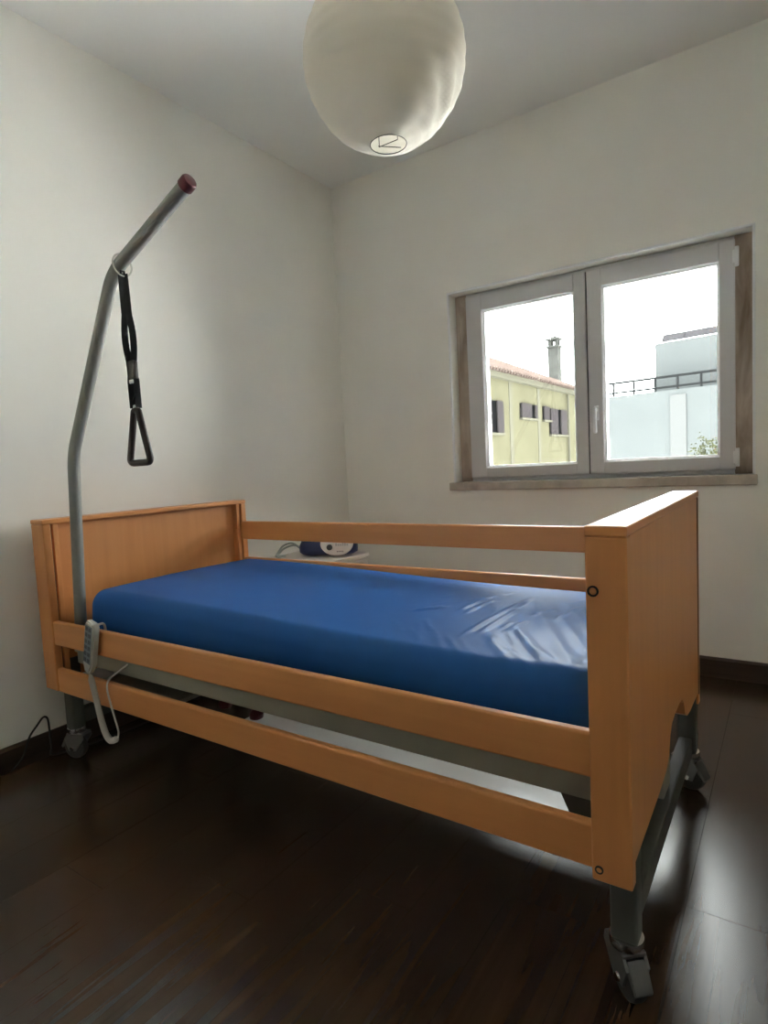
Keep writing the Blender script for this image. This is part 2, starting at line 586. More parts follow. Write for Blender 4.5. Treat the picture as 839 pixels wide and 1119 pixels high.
board_post(0.0, TH, 0.0, 0.031, ZH, HH - 0.018, head)
board_post(0.0, TH, W - 0.031, W, ZH, HH - 0.018, head)
for y0, y1 in ((0.031, 0.039), (W - 0.039, W - 0.031)):
    obj('rail_slot', box(B(), 0.0, TH - 0.016, y0, y1, ZH + 0.01, HH - 0.018), DARKSLOT, head)
for y0, y1 in ((0.039, 0.060), (W - 0.060, W - 0.039)):
    obj('guide_strip', box(B(), 0.0, TH - 0.004, y0, y1, ZH + 0.02, HH - 0.018, 0.003, 2), BEECH_Z, head)
obj('top_cap', box(B(), -0.001, TH + 0.001, -0.001, W + 0.001, HH - 0.018, HH, 0.004, 3), BEECH_Y, head)

# ---- footboard
HF, ZF = 0.991, 0.293
x0, x1 = L - TF, L
bm = B()
outl = [(0.031, 0.335), (0.30, 0.345), (0.385, 0.355), (0.425, 0.375), (0.445, 0.415), (0.475, 0.437), (0.52, 0.443),
        (0.60, 0.443), (0.645, 0.437), (0.675, 0.415), (0.695, 0.375), (0.735, 0.355), (0.80, 0.345), (W - 0.031, 0.335),
        (W - 0.031, HF - 0.02), (0.031, HF - 0.02)]
bm = prism(B(), outl, 0, x1 - 0.030, x1 - 0.001)
foot = obj('footboard', bm, BEECH_Z, bed)
board_post(x0, x1, 0.0, 0.031, ZF, HF - 0.02, foot)
board_post(x0, x1, W - 0.031, W, ZF, HF - 0.02, foot)
for y0, y1 in ((0.039, 0.060), (W - 0.060, W - 0.039)):
    obj('guide_strip', box(B(), x0 + 0.004, x1 - 0.030, y0, y1, ZF + 0.03, HF - 0.02, 0.003, 2), BEECH_Z, foot)
obj('top_cap', box(B(), x0 - 0.001, x1 + 0.001, -0.001, W + 0.001, HF - 0.02, HF, 0.004, 3), BEECH_Y, foot)
obj('edge_strip', box(B(), x1 - 0.0015, x1 + 0.0012, W - 0.034, W - 0.026, 0.33, HF - 0.02), plain('edge_dark', (0.10, 0.04, 0.018), 0.5), foot)
for z, rr in ((0.868, 0.0105), (0.318, 0.008)):
    xb = 2.119
    o_ = obj('bolt_ring', lathe(B(), (xb, 0.0005, z), [(rr, 0.004), (rr, -0.0035), (rr * 0.72, -0.0045), (rr * 0.66, -0.002), (rr * 0.66, 0.004)], 1, 24), DARKSLOT, foot, True)
    obj('bolt_cap', lathe(B(), (xb, 0.0005, z), [(rr * 0.64, 0.004), (rr * 0.64, -0.0025), (rr * 0.4, -0.004)], 1, 20), BEECH_X, o_, True)

# ---- side rails: near pair lowered, far pair raised
RX0, RX1 = TH - 0.014, L - TF + 0.012
for y0, y1, zt in ((0.006, 0.030, 0.5885), (0.006, 0.030, 0.4030), (W - 0.030, W - 0.006, 0.8706), (W - 0.030, W - 0.006, 0.6845)):
    obj('side_rail', box(B(), RX0, RX1, y0, y1, zt - 0.0925, zt, 0.006, 3), BEECH_X, bed)

# ---- lying frame
for y0, y1, zb0 in ((0.085, 0.115, 0.402), (W - 0.115, W - 0.085, 0.325)):  # far beam deepened to block window glare on the floor
    obj('frame_beam', box(B(), 0.09, x0 - 0.004, y0, y1, zb0, 0.492, 0.004, 2), FRAME, bed)
for xa in (0.09, 0.62, 1.10, 1.58, 2.05):
    obj('frame_crossbar', box(B(), xa, xa + 0.04, 0.115, W - 0.115, 0.405, 0.445, 0.003, 1), FRAME, bed)
sl = None
for k in range(14):
    xa = 0.14 + k * 0.142
    if sl is None:
        sl = obj('slat', box(B(), xa, xa + 0.07, 0.09, W - 0.09, 0.492, 0.504, 0.003, 1), BEECH_Y, bed)
    else:
        copy_part(sl, (xa + 0.035, W / 2, 0.492), bed)
tag(obj('floor_board', box(B(), 0.38, 2.105, 0.47, 0.97, 0.0, 0.007, 0.002, 1), PANELW), 'thin white board lying flat on the floor under the bed', 'board')
obj('head_plate', box(B(), 0.10, 0.60, 0.15, 0.88, 0.296, 0.312, 0.002, 1), FRAME, bed)
# dark slanted brackets at the foot end
bm = B()
prism(bm, [(2.066, 0.285), (2.098, 0.285), (2.098, 0.412), (2.008, 0.412)], 1, 0.096, 0.112)
obj('corner_bracket', bm, FRAME_D, bed)
bm = B()
prism(bm, [(2.066, 0.285), (2.098, 0.285), (2.098, 0.412), (2.008, 0.412)], 1, W - 0.112, W - 0.096)
obj('corner_bracket', bm, FRAME_D, bed)
# motor with red release knobs
mo = obj('motor_housing', box(B(), 0.50, 0.80, 0.37, 0.47, 0.262, 0.36, 0.012, 3), FRAME_D, bed, True)
obj('piston', tube(B(), [(0.79, 0.42, 0.33), (1.12, 0.42, 0.41)], 0.016, 12), STEEL, mo, True)
for xk, yk in ((0.739, 0.406), (0.545, 0.421)):
    obj('release_knob', lathe(B(), (xk, yk, 0.180), [(0.014, 0.0), (0.026, 0.006), (0.028, 0.022), (0.020, 0.034), (0.010, 0.040), (0.009, 0.085)], 2, 16), REDCAP, mo, True)
obj('motor_cable', tube(B(), smooth_path([(0.51, 0.42, 0.31), (0.45, 0.40, 0.25), (0.42, 0.38, 0.21), (0.36, 0.39, 0.23), (0.31, 0.42, 0.30)]), 0.006, 8), CORD_B, mo, True)

# ---- chassis: low crossbars, legs and castors at both ends
def leg(xc, yc, ztop, ang, pedal_dir):
    lg = obj('leg', box(B(), xc - 0.027, xc + 0.027, yc - 0.027, yc + 0.027, 0.128, ztop, 0.008, 3), FRAME_L, bed, True)
    obj('collar', lathe(B(), (xc, yc, 0.108), [(0.022, 0.0), (0.033, 0.003), (0.035, 0.012), (0.034, 0.022), (0.028, 0.024)], 2, 24), CHROME, lg, True)
    # castor, trailing along the angle ang
    off = -0.004
    cx, cy = xc + off * math.cos(ang), yc + off * math.sin(ang)
    rm = Matrix.Rotation(ang, 4, 'Z')

    def put(bm):
        bmesh.ops.transform(bm, matrix=rm, verts=bm.verts)
        bmesh.ops.translate(bm, verts=bm.verts, vec=(cx, cy, 0))
        return bm
    bm = B()
    fork = [(-0.040, 0.108), (0.030, 0.108), (0.046, 0.085), (0.028, 0.038), (-0.004, 0.038), (-0.044, 0.090)]
    prism(bm, fork, 1, -0.026, -0.020)
    prism(bm, fork, 1, 0.020, 0.026)
    box(bm, -0.042, 0.034, -0.026, 0.026, 0.100, 0.110, 0.002, 1)
    ca = obj('castor_fork', put(bm), STEEL, bed, True, 30)
    obj('wheel', put(lathe(B(), (0.012, 0, 0.0475), [(0.012, -0.018), (0.036, -0.018), (0.045, -0.013), (0.0475, -0.006), (0.0475, 0.006), (0.045, 0.013), (0.036, 0.018), (0.012, 0.018)], 1, 32)), RUBBER, ca, True)
    obj('axle_bolt', put(lathe(B(), (0.012, 0, 0.0475), [(0.008, -0.030), (0.010, -0.027), (0.010, 0.027), (0.008, 0.030)], 1, 16)), CHROME, ca, True)
    bm = B()
    prism(bm, [(0.036, 0.098), (0.052, 0.085), (0.068, 0.052), (0.064, 0.045), (0.050, 0.066), (0.032, 0.082)], 1, -0.020, 0.020, 0.002)
    obj('brake_pedal', put(bm), PEDAL, ca, True, 30)
    return lg


leg(2.146, 0.093, 0.42, R(-48), 1)
leg(2.146, W - 0.022, 0.42, R(-20), 1)
leg(0.034, 0.085, 0.42, R(200), 1)
leg(0.034, W - 0.085, 0.42, R(160), 1)
obj('chassis_bar', box(B(), 2.128, 2.166, 0.112, W - 0.087, 0.140, 0.200, 0.004, 2), FRAME_L, bed)
obj('chassis_bar', box(B(), 0.015, 0.053, 0.112, W - 0.112, 0.140, 0.200, 0.004, 2), FRAME_L, bed)
obj('lift_column', box(B(), 2.085, 2.150, 0.52, 0.62, 0.200, 0.47, 0.005, 2), FRAME, bed)
obj('lift_column', box(B(), 0.054, 0.100, 0.46, 0.56, 0.150, 0.47, 0.005, 2), FRAME, bed)
obj('pole_socket', lathe(B(), (0.129, 0.090, 0.46), [(0.030, 0), (0.030, 0.09), (0.027, 0.094)], 2, 20), FRAME, bed, True)

# ---------------------------------------------------------------- mattress
MX0, MX1, MY0, MY1, MZ0 = 0.152, 2.090, 0.110, 0.970, 0.5045
MR = 0.058


def top_z(x):
    t = (x - MX0) / (MX1 - MX0)
    return 0.694 - 0.038 * min(1, t * 1.15) + 0.004 * math.sin(t * 7)


random.seed(11)
FOLDS = [  # x0 y0 x1 y1 half-width height
    (1.700, 0.30, 1.722, 0.74, 0.010, 0.0060), (1.733, 0.32, 1.735, 0.60, 0.008, 0.0045), (1.45, 0.43, 1.525, 0.515, 0.010, 0.0050),
    (1.470, 0.47, 1.500, 0.52, 0.006, 0.0030), (1.579, 0.50, 1.590, 0.70, 0.009, 0.0045), (1.610, 0.48, 1.615, 0.66, 0.007, 0.0035), (1.795, 0.36, 1.805, 0.47, 0.008, 0.0045),
    (1.803, 0.53, 1.83, 0.63, 0.008, 0.0040), (1.878, 0.50, 1.900, 0.69, 0.009, 0.0050), (1.770, 0.38, 1.775, 0.44, 0.006, 0.0035),
    (1.738, 0.70, 2.080, 0.06, 0.017, 0.0090), (1.788, 0.43, 1.985, 0.13, 0.014, 0.0070), (1.81, 0.66, 2.02, 0.29, 0.015, 0.0080),
    (1.756, 0.32, 1.94, 0.055, 0.013, 0.0065), (1.83, 0.74, 2.03, 0.36, 0.016, 0.0075), (1.90, 0.26, 2.07, 0.09, 0.012, 0.0065),
    (1.60, 0.30, 1.76, 0.07, 0.012, 0.0035), (1.52, 0.36, 1.64, 0.14, 0.012, 0.0028), (1.93, 0.70, 2.07, 0.42, 0.014, 0.0060),
    (1.66, 0.26, 1.83, 0.06, 0.010, 0.0040), (2.00, 0.24, 2.075, 0.16, 0.010, 0.0050), (1.86, 0.22, 1.99, 0.07, 0.010, 0.0050),
]
for k in range(46):
    xx = random.uniform(1.40, 2.04)
    yy = random.uniform(0.10, 0.75)
    aa = R(random.uniform(-75, -45)) if yy < 0.4 else R(random.uniform(60, 100))
    ll = random.uniform(0.05, 0.14)
    FOLDS.append((xx, yy, xx + ll * math.cos(aa), yy + ll * math.sin(aa), random.uniform(0.006, 0.012), random.uniform(0.0010, 0.0028) * (0.5 + (xx - 1.3))))


def fold_h(x, y):
    h = 0
    if x < 1.3:
        return 0
    for fi, (x0_, y0_, x1_, y1_, wd, am) in enumerate(FOLDS):
        dx, dy = x1_ - x0_, y1_ - y0_
        l2 = dx * dx + dy * dy
        t = ((x - x0_) * dx + (y - y0_) * dy) / l2
        if t < -0.3 or t > 1.3:
            continue
        d = abs((x - x0_) * dy - (y - y0_) * dx) / math.sqrt(l2)
        if d > 4 * wd:
            continue
        e = math.exp(-((max(0, abs(t - 0.5) - 0.28)) / 0.2) ** 2)
        q = (d / wd) ** 2
        h += (1.0 if fi < 10 else 0.42) * am * e * math.exp(-q)
    return h


xs = []
xv = MX0
while xv < MX1 - 1e-6:
    xs.append(xv)
    dx = 0.0075 if (xv < MX0 + 0.05 or xv > MX1 - 0.05) else (0.0056 if xv > 1.3 else 0.03)
    xv += dx
xs.append(MX1)
bm = B()
rings = []
for xv in xs:
    de = min(xv - MX0, MX1 - xv)
    ins = 0.0
    if de < MR:
        ins = MR * (1 - math.sqrt(max(0.0, 1 - ((MR - de) / MR) ** 2))) * 0.62
    zt = top_z(xv)
    ring = []
    ya, yb_ = MY0 + ins, MY1 - ins
    zt2, zb = zt - ins, MZ0 + ins
    prof = []
    for k in range(7):
        a = k / 6 * math.pi / 2
        prof.append((ya + 0.02 - 0.02 * math.sin(a), zb + 0.02 - 0.02 * math.cos(a)))
    for k in range(1, 5):
        prof.append((ya - 0.004 * math.sin(k / 5 * math.pi), zb + 0.02 + (zt2 - zb - 0.02 - MR) * k / 5))
    for k in range(11):
        a = k / 10 * math.pi / 2
        prof.append((ya + MR * (1 - math.cos(a)), zt2 - MR + MR * math.sin(a)))
    nT = 110
    for k in range(1, nT):
        yy = ya + MR + (yb_ - ya - 2 * MR) * k / nT
        prof.append((yy, zt2 + 0.005 * math.sin(math.pi * k / nT)))
    for k in range(11):
        a = (1 - k / 10) * math.pi / 2
        prof.append((yb_ - MR * (1 - math.cos(a)), zt2 - MR + MR * math.sin(a)))
    for k in range(7):
        a = (1 - k / 6) * math.pi / 2
        prof.append((yb_ - 0.02 + 0.02 * math.sin(a), zb + 0.02 - 0.02 * math.cos(a)))
    for (yy, zz) in prof:
        wt = max(0.0, min(1.0, (zz - (zt2 - MR)) / (MR * 0.8)))
        fh = fold_h(xv, yy) * wt
        ring.append(bm.verts.new((xv, yy - 0.4 * fh * (1 - wt), zz + fh)))
    rings.append(ring)
npf = len(rings[0])
for i in range(len(rings) - 1):
    for j in range(npf):
        bm.faces.new((rings[i][j], rings[i + 1][j], rings[i + 1][(j + 1) % npf], rings[i][(j + 1) % npf]))
bm.faces.new(rings[0])
bm.faces.new(rings[-1][::-1])
bmesh.ops.recalc_face_normals(bm, faces=bm.faces)
tag(obj('mattress', bm, NAVY, None, True, 70), 'navy blue coated mattress, wrinkled at its foot end, lying on the bed', 'mattress')

# ---------------------------------------------------------------- lifting pole and its hand grip
def fillet(pts, rad, n=8):
    pts = [Vector(p) for p in pts]
    out = [pts[0]]
    for a, p, c in zip(pts, pts[1:], pts[2:]):
        d1, d2 = (a - p).normalized(), (c - p).normalized()
        for k in range(n + 1):
            t = k / n
            out.append((p + d1 * rad) * (1 - t) ** 2 + p * 2 * t * (1 - t) + (p + d2 * rad) * t * t)
    out.append(pts[-1])
    return out



PP = [(0.129, 0.090, 0.5545), (0.186, 0.090, 1.218), (0.536, 0.090, 1.812), (0.941, 0.090, 1.977)]
lp = thing('lifting_pole', (0.129, 0.090, 0.5545), 'grey bent metal lifting pole rising from the headboard corner', 'pole')
PR = 0.0215
obj('pole', tube(B(), fillet(PP, 0.06), PR, 20), POLE, lp, True)
ea = Vector(PP[3])
ed = (ea - Vector(PP[2])).normalized()
obj('end_cap', tube(B(), [ea - ed * 0.006, ea - ed * 0.005, ea + ed * 0.018, ea + ed * 0.024, ea + ed * 0.026], 0.024, 20, radii=[0.0222, 0.0245, 0.0245, 0.021, 0.014]), REDCAP, lp, True)

HX, HY = 0.604, 0.090
ht = thing('trapeze_grip', (HX, HY, 1.15), 'black webbing strap with a dark triangular hand grip hanging from the pole', 'hand grip')
dq = (Vector(PP[3]) - Vector(PP[2])).normalized()
pc = Vector(PP[2]) + dq * ((HX - 0.010 - PP[2][0]) / dq.x)
tilt = Vector((0.35, 0.25, -0.9)).normalized()
rp = []
u_ = dq.orthogonal().normalized()
up_ = (Vector((0, 0, 1)) - dq * dq.z).normalized()
sd_ = dq.cross(up_)
for k in range(28):
    a = 2 * math.pi * k / 28
    rp.append(pc + Vector((0, 0, -0.010)) + sd_ * 0.034 * math.cos(a) + up_ * 0.034 * math.sin(a) + dq * 0.012 * math.sin(a))
obj('ring', tube(B(), rp, 0.0028, 8, closed=True), CLEARISH, ht, True)


def ribbon(bm, pts, wdt, th, dirs):
    """a flat strap along pts; dirs gives the width direction at each point"""
    rings_ = []
    for i_, p in enumerate(pts):
        p = Vector(p)
        a = Vector(pts[max(0, i_ - 1)])
        c = Vector(pts[min(len(pts) - 1, i_ + 1)])
        t = (c - a).normalized()
        d = Vector(dirs[i_]).normalized()
        n_ = t.cross(d).normalized()
        rings_.append([bm.verts.new(p + d * wdt / 2 * s1 + n_ * th / 2 * s2) for s1, s2 in ((-1, -1), (1, -1), (1, 1), (-1, 1))])
    for a, c in zip(rings_, rings_[1:]):
        for j in range(4):
            bm.faces.new((a[j], a[(j + 1) % 4], c[(j + 1) % 4], c[j]))
    bm.faces.new(rings_[0][::-1])
    bm.faces.new(rings_[-1])
    bmesh.ops.recalc_face_normals(bm, faces=bm.faces)
    return bm


zs = [1.797 - k * (1.797 - 1.355) / 20 for k in range(21)]


def strap(side):
    pts, dirs = [], []
    for k, z in enumerate(zs):
        t = k / 20
        gap = 0.0055 + 0.0115 * max(0, math.sin((t - 0.30) / 0.36 * math.pi)) * (1 if 0.30 < t < 0.66 else 0) + (0.004 if t > 0.75 else 0)
        pts.append((HX - 0.012 + 0.014 * t + side * gap, HY + side * 0.004, z))
        a = 0.3 + 1.1 * t * (1 if side > 0 else 0.75)
        dirs.append((math.cos(a) * 0.9, math.sin(a), 0.05))
    return ribbon(B(), pts, 0.021, 0.0022, dirs)


obj('strap', strap(-1), STRAP, ht)
obj('strap', strap(1), STRAP, ht)
obj('strap_loop', tube(B(), [(HX - 0.012, HY - 0.006, 1.795), (HX - 0.012, HY - 0.006, 1.806), (HX - 0.012, HY + 0.006, 1.806), (HX - 0.012, HY + 0.006, 1.795)], 0.004, 8), STRAP, ht)
obj('buckle', box(B(), HX - 0.018, HX + 0.018, HY - 0.010, HY + 0.010, 1.452, 1.512, 0.004, 2), GRIP, ht, True)
obj('clip', box(B(), HX - 0.009, HX + 0.013, HY - 0.012, HY - 0.007, 1.436, 1.449, 0.002, 1), BEAD, ht)
obj('strap_end', ribbon(B(), [(HX + 0.006, HY - 0.012, 1.380), (HX + 0.022, HY - 0.018, 1.388), (HX + 0.034, HY - 0.02, 1.396)], 0.010, 0.002, [(0, 0.2, 1)] * 3), STRAP, ht)
obj('grip_eye', box(B(), HX - 0.009, HX + 0.011, HY - 0.006, HY + 0.006, 1.352, 1.366, 0.003, 2), BEAD, ht, True)
tri = [Vector((HX - 0.010, HY, 1.348)), Vector((HX + 0.012, HY, 1.348)), Vector((HX + 0.062, HY, 1.172)), Vector((HX - 0.058, HY, 1.172))]
tp_ = []
for k in range(4):
    a, p, c = tri[k - 1], tri[k], tri[(k + 1) % 4]
    rd = 0.008 if k < 2 else 0.022
    d1, d2 = (a - p).normalized(), (c - p).normalized()
    for q in range(6):
        t = q / 5
        tp_.append((p + d1 * rd) * (1 - t) ** 2 + p * 2 * t * (1 - t) + (p + d2 * rd) * t * t)
gb = tube(B(), tp_, 0.0115, 12, closed=True)
obj('hand_grip', gb, GRIP, ht, True)

# ---------------------------------------------------------------- hand control
rx, rz = 0.386, 0.535
rt = thing('bed_handset', (rx, -0.02, 0.44), 'light grey bed remote with buttons hooked over the near side rail', 'remote')


def tilted(bm, ang=R(14.5)):
    bmesh.ops.translate(bm, verts=bm.verts, vec=(-rx, 0, -rz))
    bmesh.ops.rotate(bm, verts=bm.verts, cent=(0, 0, 0), matrix=Matrix.Rotation(ang, 3, 'Y'))
    bmesh.ops.translate(bm, verts=bm.verts, vec=(rx, 0, rz))
    return bm


ol = [(rx - 0.027, rz - 0.062), (rx - 0.013, rz - 0.096), (rx + 0.013, rz - 0.096), (rx + 0.027, rz - 0.062), (rx + 0.029, rz + 0.080), (rx + 0.021, rz + 0.096), (rx - 0.021, rz + 0.096), (rx - 0.029, rz + 0.080)]
body = obj('handset_body', tilted(prism(B(), ol, 1, -0.030, -0.004, 0.005)), REMOTE, rt, True, 50)
kp = obj('keypad', tilted(box(B(), rx - 0.021, rx + 0.021, -0.0312, -0.0296, rz - 0.058, rz + 0.084, 0.0006, 1)), KEYPAD, rt)
for r_ in range(6):
    for c_ in range(2):
        xk, zk = rx - 0.010 + 0.020 * c_, rz + 0.072 - 0.0235 * r_
        obj('button', tilted(box(B(), xk - 0.007, xk + 0.007, -0.0328, -0.0310, zk - 0.007, zk + 0.007, 0.0007, 1)), KEY, kp)
bm = B()
tube(bm, smooth_path([(rx + 0.006, -0.006, 0.600), (rx + 0.006, -0.003, 0.606), (rx + 0.006, 0.012, 0.6085), (rx + 0.006, 0.034, 0.604), (rx + 0.006, 0.038, 0.560)], 5), 0.0045, 8)
obj('hook', bm, REMOTE, rt, True)
cp = smooth_path([(0.362, -0.017, 0.441), (0.375, -0.019, 0.405), (0.400, -0.022, 0.345), (0.425, -0.026, 0.285), (0.450, -0.028, 0.238), (0.474, -0.024, 0.216), (0.500, -0.014, 0.226)], 26)
hp_ = []
for k, p in enumerate(cp):
    t = (cp[min(k + 1, len(cp) - 1)] - cp[max(k - 1, 0)]).normalized()
    s1 = t.cross(Vector((0, 1, 0))).normalized()
    s2 = t.cross(s1)
    g = min(1, k / 20, (len(cp) - 1 - k) / 6)
    for q in range(3):
        a = 2 * math.pi * (k * 3 + q) / 8.0
        pp = p + (cp[min(k + 1, len(cp) - 1)] - p) * (q / 3)
        hp_.append(pp + (s1 * math.cos(a) + s2 * math.sin(a)) * 0.0085 * g)
obj('coiled_cord', tube(B(), hp_, 0.0030, 6), CORD_W, rt, True)
obj('straight_cord', tube(B(), smooth_path([(0.500, -0.014, 0.226), (0.500, -0.010, 0.250), (0.478, -0.006, 0.290), (0.455, -0.004, 0.340), (0.440, -0.003, 0.392), (0.438, 0.012, 0.420), (0.44, 0.060, 0.440), (0.44, 0.081, 0.45)], 8), 0.0032, 8), CORD_W, rt, True)

# ---------------------------------------------------------------- bedside cabinet and pump behind the bed
NX0, NX1, NY0, NY1, NZ = -0.080, 0.400, 1.25, 1.66, 0.622
nc = thing('bedside_cabinet', ((NX0 + NX1) / 2, (NY0 + NY1) / 2, 0), 'white bedside cabinet in the corner behind the bed', 'cabinet')
obj('top', box(B(), NX0, NX1, NY0, NY1, NZ - 0.020, NZ, 0.003, 2), WHITEFURN, nc)
obj('body', box(B(), NX0 + 0.008, NX1 - 0.010, NY0 + 0.020, NY1 - 0.006, 0.04, NZ - 0.032, 0.002, 1), WHITEFURN, nc)
obj('neck', box(B(), NX0 + 0.014, NX1 - 0.018, NY0 + 0.024, NY1 - 0.012, NZ - 0.032, NZ - 0.020), WHITEFURN, nc)
for za, zb_ in ((0.06, 0.30), (0.31, 0.575)):
    dr = obj('drawer', box(B(), NX0 + 0.012, NX1 - 0.014, NY0 + 0.002, NY0 + 0.020, za, zb_, 0.002, 1), WHITEFURN, nc)
    obj('knob', lathe(B(), (0.16, NY0 + 0.002, (za + zb_) / 2), [(0.006, 0), (0.006, -0.010), (0.013, -0.016), (0.012, -0.022), (0.006, -0.025)], 1, 16), CHROME, dr, True)
for xk, yk in ((NX0 + 0.03, NY0 + 0.05), (NX1 - 0.03, NY0 + 0.05), (NX0 + 0.03, NY1 - 0.03), (NX1 - 0.03, NY1 - 0.03)):
    obj('foot', lathe(B(), (xk, yk, 0), [(0.014, 0), (0.016, 0.04)], 2, 12), WHITEFURN, nc, True)

PCX, PCY, PA = 0.232, 1.500, R(28)
pt = thing('air_pump', (PCX, PCY, NZ), 'navy pump with a round white front, standing on the bedside cabinet', 'pump')


def pump_put(bm):
    bmesh.ops.rotate(bm, verts=bm.verts, cent=(0, 0, 0), matrix=Matrix.Rotation(PA, 3, 'Z'))
    bmesh.ops.translate(bm, verts=bm.verts, vec=(PCX, PCY, NZ))
    return bm


bm = B()
sec = []
for k in range(17):
    t = k / 16
    xx = -0.165 + 0.33 * t
    e = 1 - abs(2 * t - 1) ** 3.2
    hw = 0.030 + 0.060 * e ** 0.5
    hh = 0.050 + 0.075 * e ** 0.55
    ring = []
    for j in range(20):
        a = 2 * math.pi * j / 20
        ca, sa = math.cos(a), math.sin(a)
        py_ = hw * math.copysign(abs(ca) ** 0.65, ca)
        pz_ = hh * (0.5 + 0.5 * math.copysign(abs(sa) ** 0.7, sa)) + 0.004 + 0.015 * (1 - e) ** 2
        ring.append(bm.verts.new((xx, py_, pz_)))
    sec.append(ring)
for a, c in zip(sec, sec[1:]):
    for j in range(20):
        bm.faces.new((a[j], a[(j + 1) % 20], c[(j + 1) % 20], c[j]))
bm.faces.new(sec[0][::-1])
bm.faces.new(sec[-1])
bmesh.ops.recalc_face_normals(bm, faces=bm.faces)
obj('pump_body', pump_put(bm), PUMPBLUE, pt, True, 50)
bm = B()
n_ = 36
FW, FZ, FH, FY = 0.090, 0.076, 0.066, -0.094
f1 = [bm.verts.new((0.062 + FW * math.cos(2 * math.pi * j / n_), FY, FZ + FH * math.sin(2 * math.pi * j / n_))) for j in range(n_)]
f0 = [bm.verts.new((0.062 + (FW + 0.004) * math.cos(2 * math.pi * j / n_), FY + 0.020, FZ + (FH + 0.003) * math.sin(2 * math.pi * j / n_))) for j in range(n_)]
bm.faces.new(f1)
bm.faces.new(f0[::-1])
for j in range(n_):
    bm.faces.new((f0[j], f0[(j + 1) % n_], f1[(j + 1) % n_], f1[j]))
bmesh.ops.recalc_face_normals(bm, faces=bm.faces)
fc = obj('front_panel', pump_put(bm), PUMPWHITE, pt, True, 30)
obj('dial', pump_put(lathe(B(), (0.024, FY, 0.058), [(0.017, 0.002), (0.016, -0.008), (0.012, -0.011)], 1, 20)), KEY, fc, True)
random.seed(3)
bm = B()
for k in range(6):
    xk = 0.058 + k * 0.0125
    box(bm, xk, xk + 0.009, FY - 0.0008, FY + 0.001, 0.064, 0.064 + (0.016 if k in (0, 3, 4) else 0.012))
obj('faded_print', pump_put(bm), plain('pump_print_pale', (0.55, 0.58, 0.62), 0.5), fc)
bm = B()
for k in range(4):
    xk = 0.064 + k * 0.010
    box(bm, xk, xk + 0.007, FY - 0.0008, FY + 0.001, 0.030, 0.036)
obj('small_print', pump_put(bm), PUMPTXT, fc)
for q in range(2):
    o_ = 0.014 * q
    obj('air_hose', tube(B(), smooth_path([(0.075, 1.43 + o_, NZ + 0.045), (0.030, 1.415 + o_, NZ + 0.075 - o_), (-0.020, 1.39 + o_, NZ + 0.060 - o_), (-0.030, 1.35 + o_, NZ + 0.020), (0.000, 1.31 + o_, NZ + 0.012), (0.045, 1.33, NZ + 0.010 + o_ * 0.3), (0.06, 1.26, NZ + 0.012), (0.065, 1.22, NZ - 0.05)], 8), 0.006, 8), HOSE, pt, True)

# ---------------------------------------------------------------- loose cable by the baseboard
tag(obj('power_cable', tube(B(), smooth_path([(-0.082, -0.12, 0.006), (-0.081, -0.075, 0.045), (-0.081, -0.045, 0.112), (-0.081, -0.010, 0.150), (-0.081, 0.014, 0.172), (-0.081, 0.030, 0.160), (-0.080, 0.033, 0.110), (-0.078, 0.034, 0.04), (-0.070, 0.045, 0.006), (-0.02, 0.25, 0.006), (0.00, 0.45, 0.006)], 8), 0.0042, 8), CORD_B, None, True),
    'thin black cable looping up against the wall below the headboard', 'cable')

# ---------------------------------------------------------------- paper lantern
LC, LR = Vector((1.395, 0.505, 2.350)), 0.248
lt = thing('paper_lantern', (LC.x, LC.y, LC.z - LR), 'round white paper lantern hanging from the ceiling', 'lamp')
NB, NS = 16, 72
random.seed(8)
prof = []
t0, t1 = -math.pi / 2 + 0.23, math.pi / 2 - 0.23
sub = 4
for k in range(NB * sub + 1):
    t = t0 + (t1 - t0) * k / (NB * sub)
    sc_ = abs(math.sin(math.pi * k / sub))
    prof.append((t, sc_))
bm = B()
rings = []
ph = [random.uniform(0, 6.28) for _ in range(8)]
for t, s_ in prof:
    ring = []
    for j in range(NS):
        a = 2 * math.pi * j / NS
        wob = 0.0010 * math.sin(5 * a + ph[0] + 3 * t) + 0.0007 * math.sin(9 * a + ph[1] - 5 * t)
        rr = LR + wob - 0.0022 * s_
        # creased patch low on the window side
        da = math.atan2(math.sin(a - R(15)), math.cos(a - R(15)))
        g = math.exp(-(da / 0.55) ** 2 - ((t + 0.62) / 0.28) ** 2)
        rr -= g * (0.010 + 0.009 * math.sin(9 * da + 14 * t))
        ring.append(bm.verts.new(LC + Vector((rr * math.cos(t) * math.cos(a), rr * math.cos(t) * math.sin(a), rr * math.sin(t)))))
    rings.append(ring)
for a_, c_ in zip(rings, rings[1:]):
    for j in range(NS):
        bm.faces.new((a_[j], a_[(j + 1) % NS], c_[(j + 1) % NS], c_[j]))
bmesh.ops.recalc_face_normals(bm, faces=bm.faces)
obj('paper_shade', bm, PAPER, lt, True, 80)
WIRE = plain('lantern_wire', (0.16, 0.15, 0.14), 0.4, metal=0.6)
for sg in (-1, 1):
    zc = LC.z + sg * LR * math.sin(t1)
    rr = LR * math.cos(t1)
    obj('rim_wire', tube(B(), [(LC.x + rr * math.cos(2 * math.pi * k / 32), LC.y + rr * math.sin(2 * math.pi * k / 32), zc) for k in range(32)], 0.0016, 6, closed=True), WIRE, lt)
bm = B()
zb_ = LC.z - LR * math.sin(t1)
zt_ = LC.z + LR * math.sin(t1)
rr = LR * math.cos(t1)
for sg in (-1, 1):
    tube(bm, [(LC.x + sg * rr * 0.6, LC.y, zt_), (LC.x + sg * rr * 0.6, LC.y, zb_ + 0.004)], 0.0013, 6)
